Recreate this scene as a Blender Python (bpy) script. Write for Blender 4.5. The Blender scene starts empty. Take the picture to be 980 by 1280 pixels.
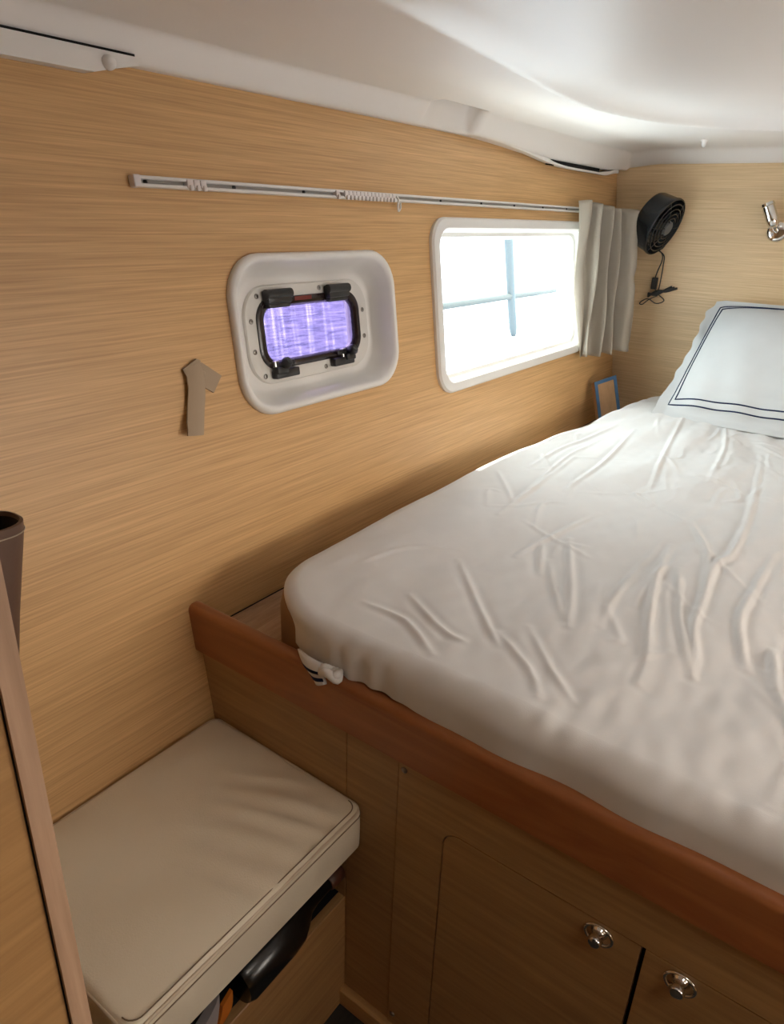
import bpy, bmesh, math, random
import numpy as np
from mathutils import Vector, Matrix
from mathutils.geometry import tessellate_polygon

# ------------------------------------------------------------------ camera, world, sun, exposure
# All coordinates are metres; z is measured from eye level and lifted by EYE (the floor lies at z = 0).
EYE = 1.404
scene = bpy.context.scene
COL = scene.collection
cam_d = bpy.data.cameras.new('camera')
cam = bpy.data.objects.new('camera', cam_d)
COL.objects.link(cam)
cam_d.sensor_fit = 'HORIZONTAL'
cam_d.sensor_width = 36.0
cam_d.lens = 36.0 * 866.925 / 980.0
cam_d.clip_start = 0.02
cam_d.clip_end = 500
YAW, PITCH, ROLL = 0.61975, -0.40479, 0.03435
fw = Vector((math.cos(PITCH) * math.cos(YAW), math.cos(PITCH) * math.sin(YAW), math.sin(PITCH)))
rt = Vector((math.sin(YAW), -math.cos(YAW), 0))
up = rt.cross(fw)
r2 = rt * math.cos(ROLL) + up * math.sin(ROLL)
u2 = -rt * math.sin(ROLL) + up * math.cos(ROLL)
M = Matrix((r2, u2, -fw)).transposed().to_4x4()
M.translation = Vector((0, -1.0, EYE))
cam.matrix_world = M
scene.camera = cam

world = bpy.data.worlds.new('sky')
scene.world = world
world.use_nodes = True
wn = world.node_tree.nodes
wn['Background'].inputs['Color'].default_value = (0.90, 0.95, 1.0, 1)
wn['Background'].inputs['Strength'].default_value = 9.0

sun_d = bpy.data.lights.new('sun', 'SUN')
sun_d.energy = 6.0
sun_d.angle = math.radians(0.6)
sun_d.color = (1.0, 0.95, 0.88)
sun = bpy.data.objects.new('sun', sun_d)
COL.objects.link(sun)
sun.rotation_euler = Vector((-0.26, -0.53, -0.93)).to_track_quat('-Z', 'Y').to_euler()

vs = scene.view_settings
vs.view_transform = 'Standard'
vs.look = 'None'
vs.gamma = 1.0
vs.use_curve_mapping = False
vs.exposure = 0.60


def portal(name, loc, normal, sx, sy):
    """light portal in a glazed opening: only guides the sky light, gives none of its own"""
    d = bpy.data.lights.new(name, 'AREA')
    d.shape = 'RECTANGLE'
    d.size, d.size_y = sx, sy
    d.cycles.is_portal = True
    o = bpy.data.objects.new(name, d)
    COL.objects.link(o)
    o.location = (loc[0], loc[1], loc[2] + EYE)
    o.rotation_euler = Vector(normal).to_track_quat('-Z', 'Z').to_euler()


# ------------------------------------------------------------------ materials
def nodes_of(name):
    m = bpy.data.materials.new(name)
    m.use_nodes = True
    nt = m.node_tree
    return m, nt, nt.nodes, nt.links, nt.nodes['Principled BSDF']


def plain(name, col, rough=0.5, metal=0.0, var=0.06, scale=30.0, bump=0.0, bscale=200.0, **kw):
    m, nt, N, L, b = nodes_of(name)
    tc = N.new('ShaderNodeTexCoord')
    no = N.new('ShaderNodeTexNoise')
    no.inputs['Scale'].default_value = scale
    no.inputs['Detail'].default_value = 4
    L.new(tc.outputs['Object'], no.inputs['Vector'])
    mx = N.new('ShaderNodeMix')
    mx.data_type = 'RGBA'
    mx.inputs['A'].default_value = tuple(c * (1 - var) for c in col) + (1,)
    mx.inputs['B'].default_value = tuple(min(1, c * (1 + var)) for c in col) + (1,)
    L.new(no.outputs['Fac'], mx.inputs['Factor'])
    L.new(mx.outputs['Result'], b.inputs['Base Color'])
    b.inputs['Roughness'].default_value = rough
    b.inputs['Metallic'].default_value = metal
    for k, v in kw.items():
        b.inputs[k].default_value = v
    if bump:
        n2 = N.new('ShaderNodeTexNoise')
        n2.inputs['Scale'].default_value = bscale
        L.new(tc.outputs['Object'], n2.inputs['Vector'])
        bp = N.new('ShaderNodeBump')
        bp.inputs['Strength'].default_value = bump
        bp.inputs['Distance'].default_value = 0.002
        L.new(n2.outputs['Fac'], bp.inputs['Height'])
        L.new(bp.outputs['Normal'], b.inputs['Normal'])
    return m


def wood(name, dark, light, axis='X', along=4.5, across=330.0, rough=0.42, bump=0.10, contrast=(0.28, 0.74), wave=0.0):
    m, nt, N, L, b = nodes_of(name)
    tc = N.new('ShaderNodeTexCoord')
    mp = N.new('ShaderNodeMapping')
    s = [across] * 3
    s['XYZ'.index(axis)] = along
    mp.inputs['Scale'].default_value = s
    L.new(tc.outputs['Object'], mp.inputs['Vector'])
    n1 = N.new('ShaderNodeTexNoise')
    n1.inputs['Scale'].default_value = 1.0
    n1.inputs['Detail'].default_value = 5
    n1.inputs['Roughness'].default_value = 0.62
    n1.inputs['Distortion'].default_value = wave
    L.new(mp.outputs['Vector'], n1.inputs['Vector'])
    cr = N.new('ShaderNodeValToRGB')
    cr.color_ramp.elements[0].position = contrast[0]
    cr.color_ramp.elements[1].position = contrast[1]
    cr.color_ramp.elements[0].color = dark + (1,)
    cr.color_ramp.elements[1].color = light + (1,)
    L.new(n1.outputs['Fac'], cr.inputs['Fac'])
    # broad slow tone change
    mp2 = N.new('ShaderNodeMapping')
    s2 = [26.0] * 3
    s2['XYZ'.index(axis)] = 0.7
    mp2.inputs['Scale'].default_value = s2
    L.new(tc.outputs['Object'], mp2.inputs['Vector'])
    n2 = N.new('ShaderNodeTexNoise')
    n2.inputs['Scale'].default_value = 1.0
    n2.inputs['Detail'].default_value = 2
    L.new(mp2.outputs['Vector'], n2.inputs['Vector'])
    mr = N.new('ShaderNodeMapRange')
    mr.inputs['To Min'].default_value = 0.92
    mr.inputs['To Max'].default_value = 1.07
    L.new(n2.outputs['Fac'], mr.inputs['Value'])
    mu = N.new('ShaderNodeVectorMath')
    mu.operation = 'SCALE'
    L.new(cr.outputs['Color'], mu.inputs[0])
    L.new(mr.outputs['Result'], mu.inputs['Scale'])
    L.new(mu.outputs['Vector'], b.inputs['Base Color'])
    b.inputs['Roughness'].default_value = rough
    bp = N.new('ShaderNodeBump')
    bp.inputs['Strength'].default_value = bump
    bp.inputs['Distance'].default_value = 0.001
    L.new(n1.outputs['Fac'], bp.inputs['Height'])
    L.new(bp.outputs['Normal'], b.inputs['Normal'])
    return m


def fabric(name, col, transl=0.0, weave=900.0, bump=0.12, rough=0.85, stripe=None):
    m, nt, N, L, b = nodes_of(name)
    tc = N.new('ShaderNodeTexCoord')
    w = N.new('ShaderNodeTexNoise')
    w.inputs['Scale'].default_value = weave
    L.new(tc.outputs['Object'], w.inputs['Vector'])
    w2 = N.new('ShaderNodeTexNoise')
    w2.inputs['Scale'].default_value = 14
    w2.inputs['Detail'].default_value = 4
    L.new(tc.outputs['Object'], w2.inputs['Vector'])
    mx = N.new('ShaderNodeMix')
    mx.data_type = 'RGBA'
    mx.inputs['A'].default_value = tuple(c * 0.93 for c in col) + (1,)
    mx.inputs['B'].default_value = tuple(min(1, c * 1.05) for c in col) + (1,)
    L.new(w2.outputs['Fac'], mx.inputs['Factor'])
    L.new(mx.outputs['Result'], b.inputs['Base Color'])
    b.inputs['Roughness'].default_value = rough
    b.inputs['Specular IOR Level'].default_value = 0.15
    bp = N.new('ShaderNodeBump')
    bp.inputs['Strength'].default_value = bump
    bp.inputs['Distance'].default_value = 0.001
    L.new(w.outputs['Fac'], bp.inputs['Height'])
    L.new(bp.outputs['Normal'], b.inputs['Normal'])
    if transl:
        tr = N.new('ShaderNodeBsdfTranslucent')
        L.new(mx.outputs['Result'], tr.inputs['Color'])
        ms = N.new('ShaderNodeMixShader')
        ms.inputs['Fac'].default_value = transl
        L.new(b.outputs['BSDF'], ms.inputs[1])
        L.new(tr.outputs['BSDF'], ms.inputs[2])
        L.new(ms.outputs['Shader'], N['Material Output'].inputs['Surface'])
    return m


def glass(name, tint, streak=None):
    m, nt, N, L, b = nodes_of(name)
    N.remove(b)
    tr = N.new('ShaderNodeBsdfTransparent')
    tr.inputs['Color'].default_value = tint + (1,)
    if streak:
        # dried run marks on the pane, slightly clearer than the tint
        tc = N.new('ShaderNodeTexCoord')
        mp = N.new('ShaderNodeMapping')
        mp.inputs['Scale'].default_value = (130, 6, 5)
        L.new(tc.outputs['Object'], mp.inputs['Vector'])
        no = N.new('ShaderNodeTexNoise')
        no.inputs['Scale'].default_value = 1.0
        no.inputs['Detail'].default_value = 3
        L.new(mp.outputs['Vector'], no.inputs['Vector'])
        cr = N.new('ShaderNodeValToRGB')
        cr.color_ramp.elements[0].position = 0.52
        cr.color_ramp.elements[1].position = 0.74
        cr.color_ramp.elements[0].color = tint + (1,)
        cr.color_ramp.elements[1].color = streak + (1,)
        L.new(no.outputs['Fac'], cr.inputs['Fac'])
        L.new(cr.outputs['Color'], tr.inputs['Color'])
    gl = N.new('ShaderNodeBsdfGlossy')
    gl.inputs['Roughness'].default_value = 0.03
    lw = N.new('ShaderNodeLayerWeight')
    lw.inputs['Blend'].default_value = 0.5
    pw = N.new('ShaderNodeMath')
    pw.operation = 'POWER'
    pw.inputs[1].default_value = 4.0
    L.new(lw.outputs['Facing'], pw.inputs[0])
    fr = N.new('ShaderNodeMath')
    fr.operation = 'MULTIPLY_ADD'
    fr.inputs[1].default_value = 0.35
    fr.inputs[2].default_value = 0.02
    L.new(pw.outputs['Value'], fr.inputs[0])
    ms = N.new('ShaderNodeMixShader')
    L.new(fr.outputs['Value'], ms.inputs['Fac'])
    L.new(tr.outputs['BSDF'], ms.inputs[1])
    L.new(gl.outputs['BSDF'], ms.inputs[2])
    L.new(ms.outputs['Shader'], N['Material Output'].inputs['Surface'])
    return m


OAK_D, OAK_L = (0.50, 0.285, 0.118), (0.77, 0.485, 0.222)
MAT = dict(
    wall_x=wood('oak_veneer_wall', OAK_D, OAK_L, 'X'),
    wall_y=wood('oak_veneer_head_lit', (0.62, 0.43, 0.235), (0.88, 0.67, 0.41), 'Y'),  # paler, less saturated oak: cool daylight put into the colour
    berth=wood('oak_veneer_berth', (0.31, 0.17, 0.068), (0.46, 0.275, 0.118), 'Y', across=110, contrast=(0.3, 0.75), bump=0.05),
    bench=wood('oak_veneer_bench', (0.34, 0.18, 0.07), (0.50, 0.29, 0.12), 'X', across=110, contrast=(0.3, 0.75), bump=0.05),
    trim=wood('mahogany_trim', (0.27, 0.088, 0.028), (0.40, 0.15, 0.05), 'Y', along=3, across=26, rough=0.33, bump=0.03, wave=1.2, contrast=(0.3, 0.72)),
    platform=wood('platform_ply', (0.30, 0.165, 0.085), (0.56, 0.36, 0.22), 'X', along=5, across=55, rough=0.5, wave=1.5),
    edge=wood('ash_edge', (0.36, 0.22, 0.135), (0.52, 0.34, 0.225), 'Z', along=5, across=90, rough=0.5),
    kick=wood('kick_oak', (0.36, 0.19, 0.07), (0.58, 0.34, 0.14), 'Y', across=90),
    floor=wood('dark_floor', (0.018, 0.017, 0.016), (0.05, 0.047, 0.043), 'X', along=4, across=60, rough=0.45),
    gelcoat=plain('white_gelcoat', (0.85, 0.815, 0.785), 0.42, var=0.02, scale=4),
    plastic=plain('white_plastic', (0.80, 0.78, 0.75), 0.3, var=0.02),
    flange=plain('flange_plastic', (0.70, 0.68, 0.64), 0.38, var=0.03),
    black=plain('black_plastic', (0.012, 0.012, 0.013), 0.35, var=0.2),
    gasket=plain('dark_gasket', (0.018, 0.010, 0.010), 0.25, var=0.1),
    red=plain('red_label', (0.16, 0.02, 0.015), 0.4),
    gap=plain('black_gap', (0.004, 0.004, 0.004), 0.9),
    steel=plain('brushed_steel', (0.62, 0.60, 0.57), 0.28, 1.0),
    darksteel=plain('aged_steel', (0.30, 0.28, 0.26), 0.35, 1.0),
    chrome=plain('chrome', (0.75, 0.73, 0.70), 0.10, 1.0),
    sheet=fabric('white_cotton', (0.73, 0.715, 0.705), bump=0.10, weave=650),
    sham=fabric('white_sateen', (0.58, 0.595, 0.605), rough=0.7, bump=0.05),
    navy=fabric('navy_stripe', (0.012, 0.022, 0.065)),
    mattress=fabric('brown_ticking', (0.33, 0.20, 0.115)),
    curtain=fabric('beige_curtain', (0.47, 0.42, 0.35), transl=0.16, bump=0.2, weave=500),
    tie=fabric('taupe_strap', (0.42, 0.32, 0.225), bump=0.2),
    leather=plain('cream_leather', (0.80, 0.715, 0.565), 0.42, var=0.05, scale=8, bump=0.25, bscale=420),
    seam=plain('cream_seam', (0.66, 0.55, 0.41), 0.5),
    thread=plain('dark_thread', (0.22, 0.16, 0.10), 0.8),
    brown=plain('brown_leather', (0.125, 0.072, 0.05), 0.5, var=0.1, bump=0.15),
    stitch=plain('pale_stitch', (0.45, 0.36, 0.27), 0.7),
    fan=plain('fan_black', (0.012, 0.016, 0.020), 0.24, var=0.1),
    fanhub=plain('fan_hub_grey', (0.10, 0.105, 0.11), 0.35),
    blue=plain('blue_frame', (0.045, 0.13, 0.26), 0.55, var=0.1),
    kraft=wood('kraft_board', (0.36, 0.21, 0.10), (0.47, 0.28, 0.14), 'Z', across=40),
    bottle=plain('bottle_glass', (0.006, 0.006, 0.006), 0.22, var=0.1),
    capsule=plain('brown_capsule', (0.085, 0.028, 0.014), 0.4),
    orange=fabric('orange_cloth', (0.55, 0.16, 0.02)),
    greycloth=fabric('grey_cloth', (0.35, 0.32, 0.32)),
    carrier=plain('carrier_plastic', (0.78, 0.72, 0.70), 0.4),
    groove=plain('track_groove', (0.36, 0.34, 0.31), 0.6),
    pole=plain('blue_pole', (0.060, 0.076, 0.083), 0.6),
    rope=plain('grey_rope', (0.055, 0.062, 0.06), 0.8),
    glass_clear=glass('clear_pane', (0.93, 0.97, 0.95)),
    glass_warm=glass('warm_fill_pane', (1.0, 0.93, 0.85)),  # pane of the added window and hatch, warms their fill light
    glass_tint=glass('violet_pane', (0.27, 0.235, 0.345), streak=(0.44, 0.39, 0.50)),
)


def sea_material():
    m, nt, N, L, b = nodes_of('sea_water')
    tc = N.new('ShaderNodeTexCoord')
    mp = N.new('ShaderNodeMapping')
    mp.inputs['Scale'].default_value = (0.55, 1.6, 1)
    mp.inputs['Rotation'].default_value = (0, 0, 0.5)
    L.new(tc.outputs['Object'], mp.inputs['Vector'])
    n = N.new('ShaderNodeTexNoise')
    n.inputs['Scale'].default_value = 7.5
    n.inputs['Detail'].default_value = 6
    n.inputs['Roughness'].default_value = 0.65
    n.inputs['Distortion'].default_value = 0.6
    L.new(mp.outputs['Vector'], n.inputs['Vector'])
    cr = N.new('ShaderNodeValToRGB')
    cr.color_ramp.elements[0].position = 0.36
    cr.color_ramp.elements[1].position = 0.66
    cr.color_ramp.elements[0].color = (0.13, 0.17, 0.25, 1)
    cr.color_ramp.elements[1].color = (0.72, 0.74, 0.80, 1)
    L.new(n.outputs['Fac'], cr.inputs['Fac'])
    L.new(cr.outputs['Color'], b.inputs['Base Color'])
    b.inputs['Roughness'].default_value = 0.45
    b.inputs['Specular IOR Level'].default_value = 0.2
    bp = N.new('ShaderNodeBump')
    bp.inputs['Strength'].default_value = 0.5
    bp.inputs['Distance'].default_value = 0.1
    L.new(n.outputs['Fac'], bp.inputs['Height'])
    L.new(bp.outputs['Normal'], b.inputs['Normal'])
    return m


MAT['sea'] = sea_material()


# ------------------------------------------------------------------ geometry helpers
class G:
    """collects vertices and faces (eye-level coordinates)"""

    def __init__(self):
        self.v, self.f = [], []

    def add(self, vs, fs):
        o = len(self.v)
        self.v += [tuple(p) for p in vs]
        self.f += [tuple(i + o for i in f) for f in fs]
        return self

    def box(self, x0, x1, y0, y1, z0, z1, bev=0.0, seg=2):
        bm = bmesh.new()
        bmesh.ops.create_cube(bm, size=1)
        for v in bm.verts:
            v.co = Vector(((x0 + x1) / 2 + v.co.x * (x1 - x0), (y0 + y1) / 2 + v.co.y * (y1 - y0), (z0 + z1) / 2 + v.co.z * (z1 - z0)))
        if bev:
            bmesh.ops.bevel(bm, geom=bm.edges[:], offset=bev, segments=seg, profile=0.5, affect='EDGES')
        self.frombm(bm)
        return self

    def frombm(self, bm):
        bm.verts.index_update()
        self.add([v.co[:] for v in bm.verts], [[v.index for v in f.verts] for f in bm.faces])
        bm.free()

    def loft(self, loops, closed=True, cap0=False, cap1=False):
        n = len(loops[0])
        vs = [p for l in loops for p in l]
        fs = []
        for k in range(len(loops) - 1):
            for i in range(n if closed else n - 1):
                j = (i + 1) % n
                fs.append((k * n + i, k * n + j, (k + 1) * n + j, (k + 1) * n + i))
        if cap0:
            fs.append(tuple(range(n - 1, -1, -1)))
        if cap1:
            fs.append(tuple((len(loops) - 1) * n + i for i in range(n)))
        return self.add(vs, fs)

    def tube(self, pts, r, n=10, caps=True):
        pts = [Vector(p) for p in pts]
        rs = r if isinstance(r, (list, tuple)) else [r] * len(pts)
        loops = []
        t = (pts[1] - pts[0]).normalized()
        a = t.orthogonal().normalized()
        for i, p in enumerate(pts):
            if i == 0:
                t = (pts[1] - pts[0]).normalized()
            elif i == len(pts) - 1:
                t = (pts[-1] - pts[-2]).normalized()
            else:
                t = (pts[i + 1] - pts[i - 1]).normalized()
            a = (a - t * a.dot(t)).normalized()
            b = t.cross(a)
            loops.append([p + (a * math.cos(q) + b * math.sin(q)) * rs[i] for q in (2 * math.pi * k / n for k in range(n))])
        return self.loft(loops, True, caps, caps)

    def lathe(self, c, axis, prof, n=28, cap0=True, cap1=True):
        """prof: (distance along axis, radius)"""
        c, axis = Vector(c), Vector(axis).normalized()
        a = axis.orthogonal().normalized()
        b = axis.cross(a)
        loops = [[c + axis * h + (a * math.cos(q) + b * math.sin(q)) * r for q in (2 * math.pi * k / n for k in range(n))] for h, r in prof]
        return self.loft(loops, True, cap0, cap1)

    def plate(self, outer, holes, fn, d0, d1):
        """flat plate with holes; outer and holes are 2-D loops, fn(u, v, d) places a point"""
        loops = [outer] + holes
        flat = [p for l in loops for p in l]
        tris = tessellate_polygon([[Vector((p[0], p[1], 0)) for p in l] for l in loops])
        n = len(flat)
        vs = [fn(p[0], p[1], d0) for p in flat] + [fn(p[0], p[1], d1) for p in flat]
        fs = [tuple(t) for t in tris] + [tuple(i + n for i in reversed(t)) for t in tris]
        o = 0
        for l in loops:
            m = len(l)
            for i in range(m):
                j = (i + 1) % m
                fs.append((o + i, o + j, n + o + j, n + o + i))
            o += m
        return self.add(vs, fs)


def obj(name, g, mat, parent=None, smooth=False, origin=None, auto=None):
    """links one mesh object; origin in eye-level coordinates (defaults to the parent's)"""
    if origin is None:
        origin = tuple(parent['o']) if parent is not None else (0, 0, -EYE)
    ox, oy, oz = origin
    me = bpy.data.meshes.new(name)
    me.from_pydata([(x - ox, y - oy, z - oz) for x, y, z in g.v], [], g.f)
    bm = bmesh.new()
    bm.from_mesh(me)
    bmesh.ops.recalc_face_normals(bm, faces=bm.faces[:])
    bm.to_mesh(me)
    bm.free()
    me.materials.append(MAT[mat])
    if smooth:
        me.polygons.foreach_set('use_smooth', [True] * len(me.polygons))
        if auto is not None:
            me.set_sharp_from_angle(angle=math.radians(auto))
    o = bpy.data.objects.new(name, me)
    COL.objects.link(o)
    if parent is not None:
        o.parent = parent
        po = tuple(parent['o'])
        o.location = (ox - po[0], oy - po[1], oz - po[2])
    else:
        o.location = (ox, oy, oz + EYE)
    o['o'] = (ox, oy, oz)
    return o


def tag(o, label, cat, group=None):
    o['label'] = label
    o['category'] = cat
    if group:
        o['group'] = group
    return o


def thing(name, origin, label, cat, group=None):
    o = bpy.data.objects.new(name, None)
    o.empty_display_size = 0.05
    COL.objects.link(o)
    o.location = (origin[0], origin[1], origin[2] + EYE)
    o['o'] = tuple(float(q) for q in origin)
    return tag(o, label, cat, group)


def struct(o):
    o['kind'] = 'structure'
    return o


def rep(src, origin, parent):
    """a copy of a part at another place, sharing the mesh"""
    c = src.copy()
    COL.objects.link(c)
    c.parent = parent
    po = tuple(parent['o'])
    c.location = (origin[0] - po[0], origin[1] - po[1], origin[2] - po[2])
    c['o'] = tuple(float(q) for q in origin)
    return c


def rrect(cx, cy, w, h, r, n=8):
    """rounded rectangle loop, counter-clockwise"""
    r = max(1e-4, min(r, w / 2 - 1e-4, h / 2 - 1e-4))
    out = []
    for sx, sy, a0 in ((1, 1, 0), (-1, 1, 90), (-1, -1, 180), (1, -1, 270)):
        for k in range(n + 1):
            a = math.radians(a0 + 90 * k / n)
            out.append((cx + sx * (w / 2 - r) + r * math.cos(a), cy + sy * (h / 2 - r) + r * math.sin(a)))
    return out


def catmull(pts, k=8):
    pts = [Vector(p) for p in pts]
    P = [2 * pts[0] - pts[1]] + pts + [2 * pts[-1] - pts[-2]]
    out = []
    for i in range(1, len(P) - 2):
        for j in range(k):
            t = j / k
            out.append(0.5 * (2 * P[i] + (P[i + 1] - P[i - 1]) * t + (2 * P[i - 1] - 5 * P[i] + 4 * P[i + 1] - P[i + 2]) * t * t
                              + (3 * P[i] - P[i - 1] - 3 * P[i + 1] + P[i + 2]) * t ** 3))
    out.append(pts[-1])
    return out


# the hull-side wall leans outward towards the top
LEAN = 0.1352
LC = 1 / math.sqrt(1 + LEAN * LEAN)
LS = LEAN * LC
FLOOR = -1.404
XF = 0.673          # face of the berth front
XH = 2.794          # head wall


def WP(u, z, d=0.0):
    """point on the hull-side wall at length u and height z, d metres into the cabin"""
    return (u, LEAN * z - d * LC, z + d * LS)


def sstep(a, b, x):
    t = np.clip((x - a) / (b - a), 0, 1)
    return t * t * (3 - 2 * t)


# ------------------------------------------------------------------ room shell
fl = struct(obj('floor', G().box(-1.2, 2.9, -2.4, 0.1, FLOOR - 0.04, FLOOR - 0.008), 'gap'))
for i in range(17):
    y1 = -0.02 - i * 0.14
    obj('plank', G().box(-1.2, 2.9, y1 - 0.138, y1, FLOOR - 0.02, FLOOR, 0.001, 1), 'floor', fl)

wl = G()
port_c = (1.094, -0.217)
win_c = (1.987, -0.216)
wl.plate([(-1.2, -1.42), (2.83, -1.42), (2.83, 0.30), (-1.2, 0.30)],
         [rrect(port_c[0], port_c[1], 0.462, 0.266, 0.07), rrect(win_c[0], win_c[1], 0.925, 0.385, 0.05)],
         lambda u, v, d: WP(u, v, -d), 0.0, 0.03)
wall_left = struct(obj('wall_left', wl, 'wall_x'))
# outer hull skin, set off from the lining
hs = G().plate([(-1.2, -1.42), (2.83, -1.42), (2.83, 0.30), (-1.2, 0.30)],
               [rrect(1.118, -0.221, 0.31, 0.125, 0.03), rrect(win_c[0], win_c[1], 0.915, 0.375, 0.05)],
               lambda u, v, d: WP(u, v, -d), 0.056, 0.075)
obj('hull_skin', hs, 'gelcoat', wall_left)

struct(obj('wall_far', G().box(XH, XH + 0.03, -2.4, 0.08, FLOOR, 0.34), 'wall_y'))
W5 = (1.18, -0.24, 1.36, 0.46)      # added window for fill light, x, z, width, height
wr = G().plate([(-1.2, FLOOR), (2.83, FLOOR), (2.83, 0.40), (-1.2, 0.40)], [rrect(*W5, 0.05)], lambda u, v, d: (u, -2.37 - d, v), 0.0, 0.03)
struct(obj('wall_right', wr, 'wall_x'))
w5 = G().loft([[(p[0], y, p[1]) for p in rrect(W5[0], W5[1], W5[2] + e, W5[3] + e, 0.05)] for e, y in ((0.05, -2.371), (0.05, -2.355), (-0.01, -2.355), (-0.02, -2.41))])
fill_win = struct(obj('fill_window', w5, 'plastic', smooth=True, auto=40))
obj('pane', G().plate(rrect(W5[0], W5[1], W5[2] - 0.01, W5[3] - 0.01, 0.05), [], lambda u, v, d: (u, -2.39 - d, v), 0.0, 0.005), 'glass_warm', fill_win)
portal('fill_window_portal', (W5[0], -2.43, W5[1]), (0, 1, 0), W5[2], W5[3])
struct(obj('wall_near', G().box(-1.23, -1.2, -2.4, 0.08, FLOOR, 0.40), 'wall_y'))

# ------------------------------------------------------------------ ceiling (moulded headliner)
ridge = np.array([p[:2] for p in catmull([(-1.4, -0.42, 0), (0.2, -0.40, 0), (0.83, -0.37, 0), (1.12, -0.345, 0), (1.47, -0.325, 0), (1.75, -0.345, 0),
                                          (1.97, -0.43, 0), (2.13, -0.6, 0), (2.21, -0.85, 0), (2.24, -1.4, 0), (2.25, -2.6, 0)], 6)])


def ridge_sd(X, Y):
    best = np.full(X.shape, 1e9)
    sg = np.ones(X.shape)
    for a, b in zip(ridge[:-1], ridge[1:]):
        d = b - a
        t = np.clip(((X - a[0]) * d[0] + (Y - a[1]) * d[1]) / (d @ d), 0, 1)
        ex, ey = X - a[0] - t * d[0], Y - a[1] - t * d[1]
        q = np.hypot(ex, ey)
        s = np.sign(d[0] * (Y - a[1]) - d[1] * (X - a[0]))
        m = q < best
        best = np.where(m, q, best)
        sg = np.where(m, s, sg)
    return -best * sg      # positive on the cabin-centre side


def ceil_z(X, Y):
    t = 0.026 - Y
    edge = 0.187 - 0.020 * sstep(1.66, 2.2, X) + 0.010 * sstep(2.6, 2.78, X)
    proud = 0.022 * sstep(1.655, 1.685, X)
    top = 0.232 - 0.004 * sstep(1.7, 2.4, X)
    z = edge + (top - edge) * sstep(0.012 + proud, 0.052 + proud, t)
    z += 0.014 * sstep(0.05, 0.16, t)
    # finger recess
    z += 0.034 * sstep(1.46, 1.50, X) * (1 - sstep(1.655, 1.670, X)) * sstep(0.018, 0.026, t) * (1 - sstep(0.070, 0.082, t))
    r = ridge_sd(X, Y)
    z -= (0.006 + 0.018 * sstep(1.0, 1.7, X)) * np.exp(np.minimum(r, 0) / 0.10) * sstep(0.05, 0.2, t)
    z += (0.010 + 0.020 * sstep(1.2, 1.8, X)) * (1 - np.exp(-np.maximum(r, 0) / 0.030)) - 0.045 * np.clip((r - 0.06) / 0.8, 0, 1.2)
    h = XH - X
    zh = 0.196 + 0.05 * sstep(0.0, 0.07, h) - 0.012 * sstep(0.14, 0.0, -Y)
    zh += 0.10 * sstep(0.05, 0.7, h)
    k = 0.012
    e = np.clip(0.5 + 0.5 * (zh - z) / k, 0, 1)
    return zh * (1 - e) + z * e - k * e * (1 - e)


xs = np.concatenate([np.linspace(-1.2, 0.4, 30, endpoint=False), np.linspace(0.4, 2.794, 260)])
ys = np.concatenate([np.linspace(0.026, -0.13, 46, endpoint=False), np.linspace(-0.13, -0.8, 80, endpoint=False), np.linspace(-0.8, -2.39, 40)])
XX, YY = np.meshgrid(xs, ys, indexing='ij')
ZZ = ceil_z(XX, YY)
FILL_HATCH = [('fill_hatch', 0.22, -1.55, 0.33)]      # added hatch above the standing place, brings fill light
cg = G()
nx, ny = len(xs), len(ys)
cg.v = [(float(a), float(b), float(c)) for a, b, c in zip(XX.ravel(), YY.ravel(), ZZ.ravel())]
for i in range(nx - 1):
    for j in range(ny - 1):
        mxx, myy = (xs[i] + xs[i + 1]) / 2, (ys[j] + ys[j + 1]) / 2
        if any(abs(mxx - h[1]) < h[3] / 2 + 0.02 and abs(myy - h[2]) < h[3] / 2 + 0.02 for h in FILL_HATCH):
            continue
        cg.f.append((i * ny + j, i * ny + j + 1, (i + 1) * ny + j + 1, (i + 1) * ny + j))
ceiling = struct(obj('ceiling', cg, 'gelcoat', smooth=True))
deck = G().plate([(-1.25, -2.42), (2.85, -2.42), (2.85, 0.12), (-1.25, 0.12)], [rrect(h[1], h[2], h[3] + 0.02, h[3] + 0.02, 0.06) for h in FILL_HATCH], lambda u, v, d: (u, v, d), 0.36, 0.40)
obj('deck_shell', deck, 'gelcoat', ceiling)
for hn, hx, hy, hw in FILL_HATCH:
    hz = float(ceil_z(np.array([hx]), np.array([hy]))[0])
    hf = G().loft([[(p[0], p[1], z) for p in rrect(hx, hy, w, w, 0.06)] for w, z in ((hw + 0.12, hz + 0.004), (hw + 0.12, hz - 0.008), (hw, hz - 0.008), (hw, 0.41))])
    wh = struct(obj(hn, hf, 'plastic', smooth=True, auto=40))
    obj('pane', G().plate(rrect(hx, hy, hw + 0.01, hw + 0.01, 0.06), [], lambda u, v, d: (u, v, d), 0.385, 0.391), 'glass_warm', wh)
    portal('fill_hatch_portal', (hx, hy, 0.42), (0, 0, -1), hw, hw)

# ceiling edge board with its cap, on the hull side
cb = G()
prof = [(-0.6, 0.168), (0.655, 0.168), (0.70, 0.180), (0.728, 0.186), (0.728, 0.197), (-0.6, 0.197)]
cb.plate(prof, [], lambda u, v, d: (u, 0.022 - d, v), 0.0, 0.026)
tb = struct(obj('trim_1', cb, 'plastic', origin=(0.2, 0.0, 0.168)))
obj('shadow_gap', G().box(-0.6, 0.722, -0.0045, 0.020, 0.1965, 0.1995), 'gap', tb)
kb = G().lathe((0.678, -0.003, 0.183), (0, -1, -0.25), [(0, 0.010), (0.004, 0.010), (0.009, 0.008), (0.012, 0.004), (0.013, 0.0005)], 16)
obj('cap', kb, 'plastic', tb, smooth=True)

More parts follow.
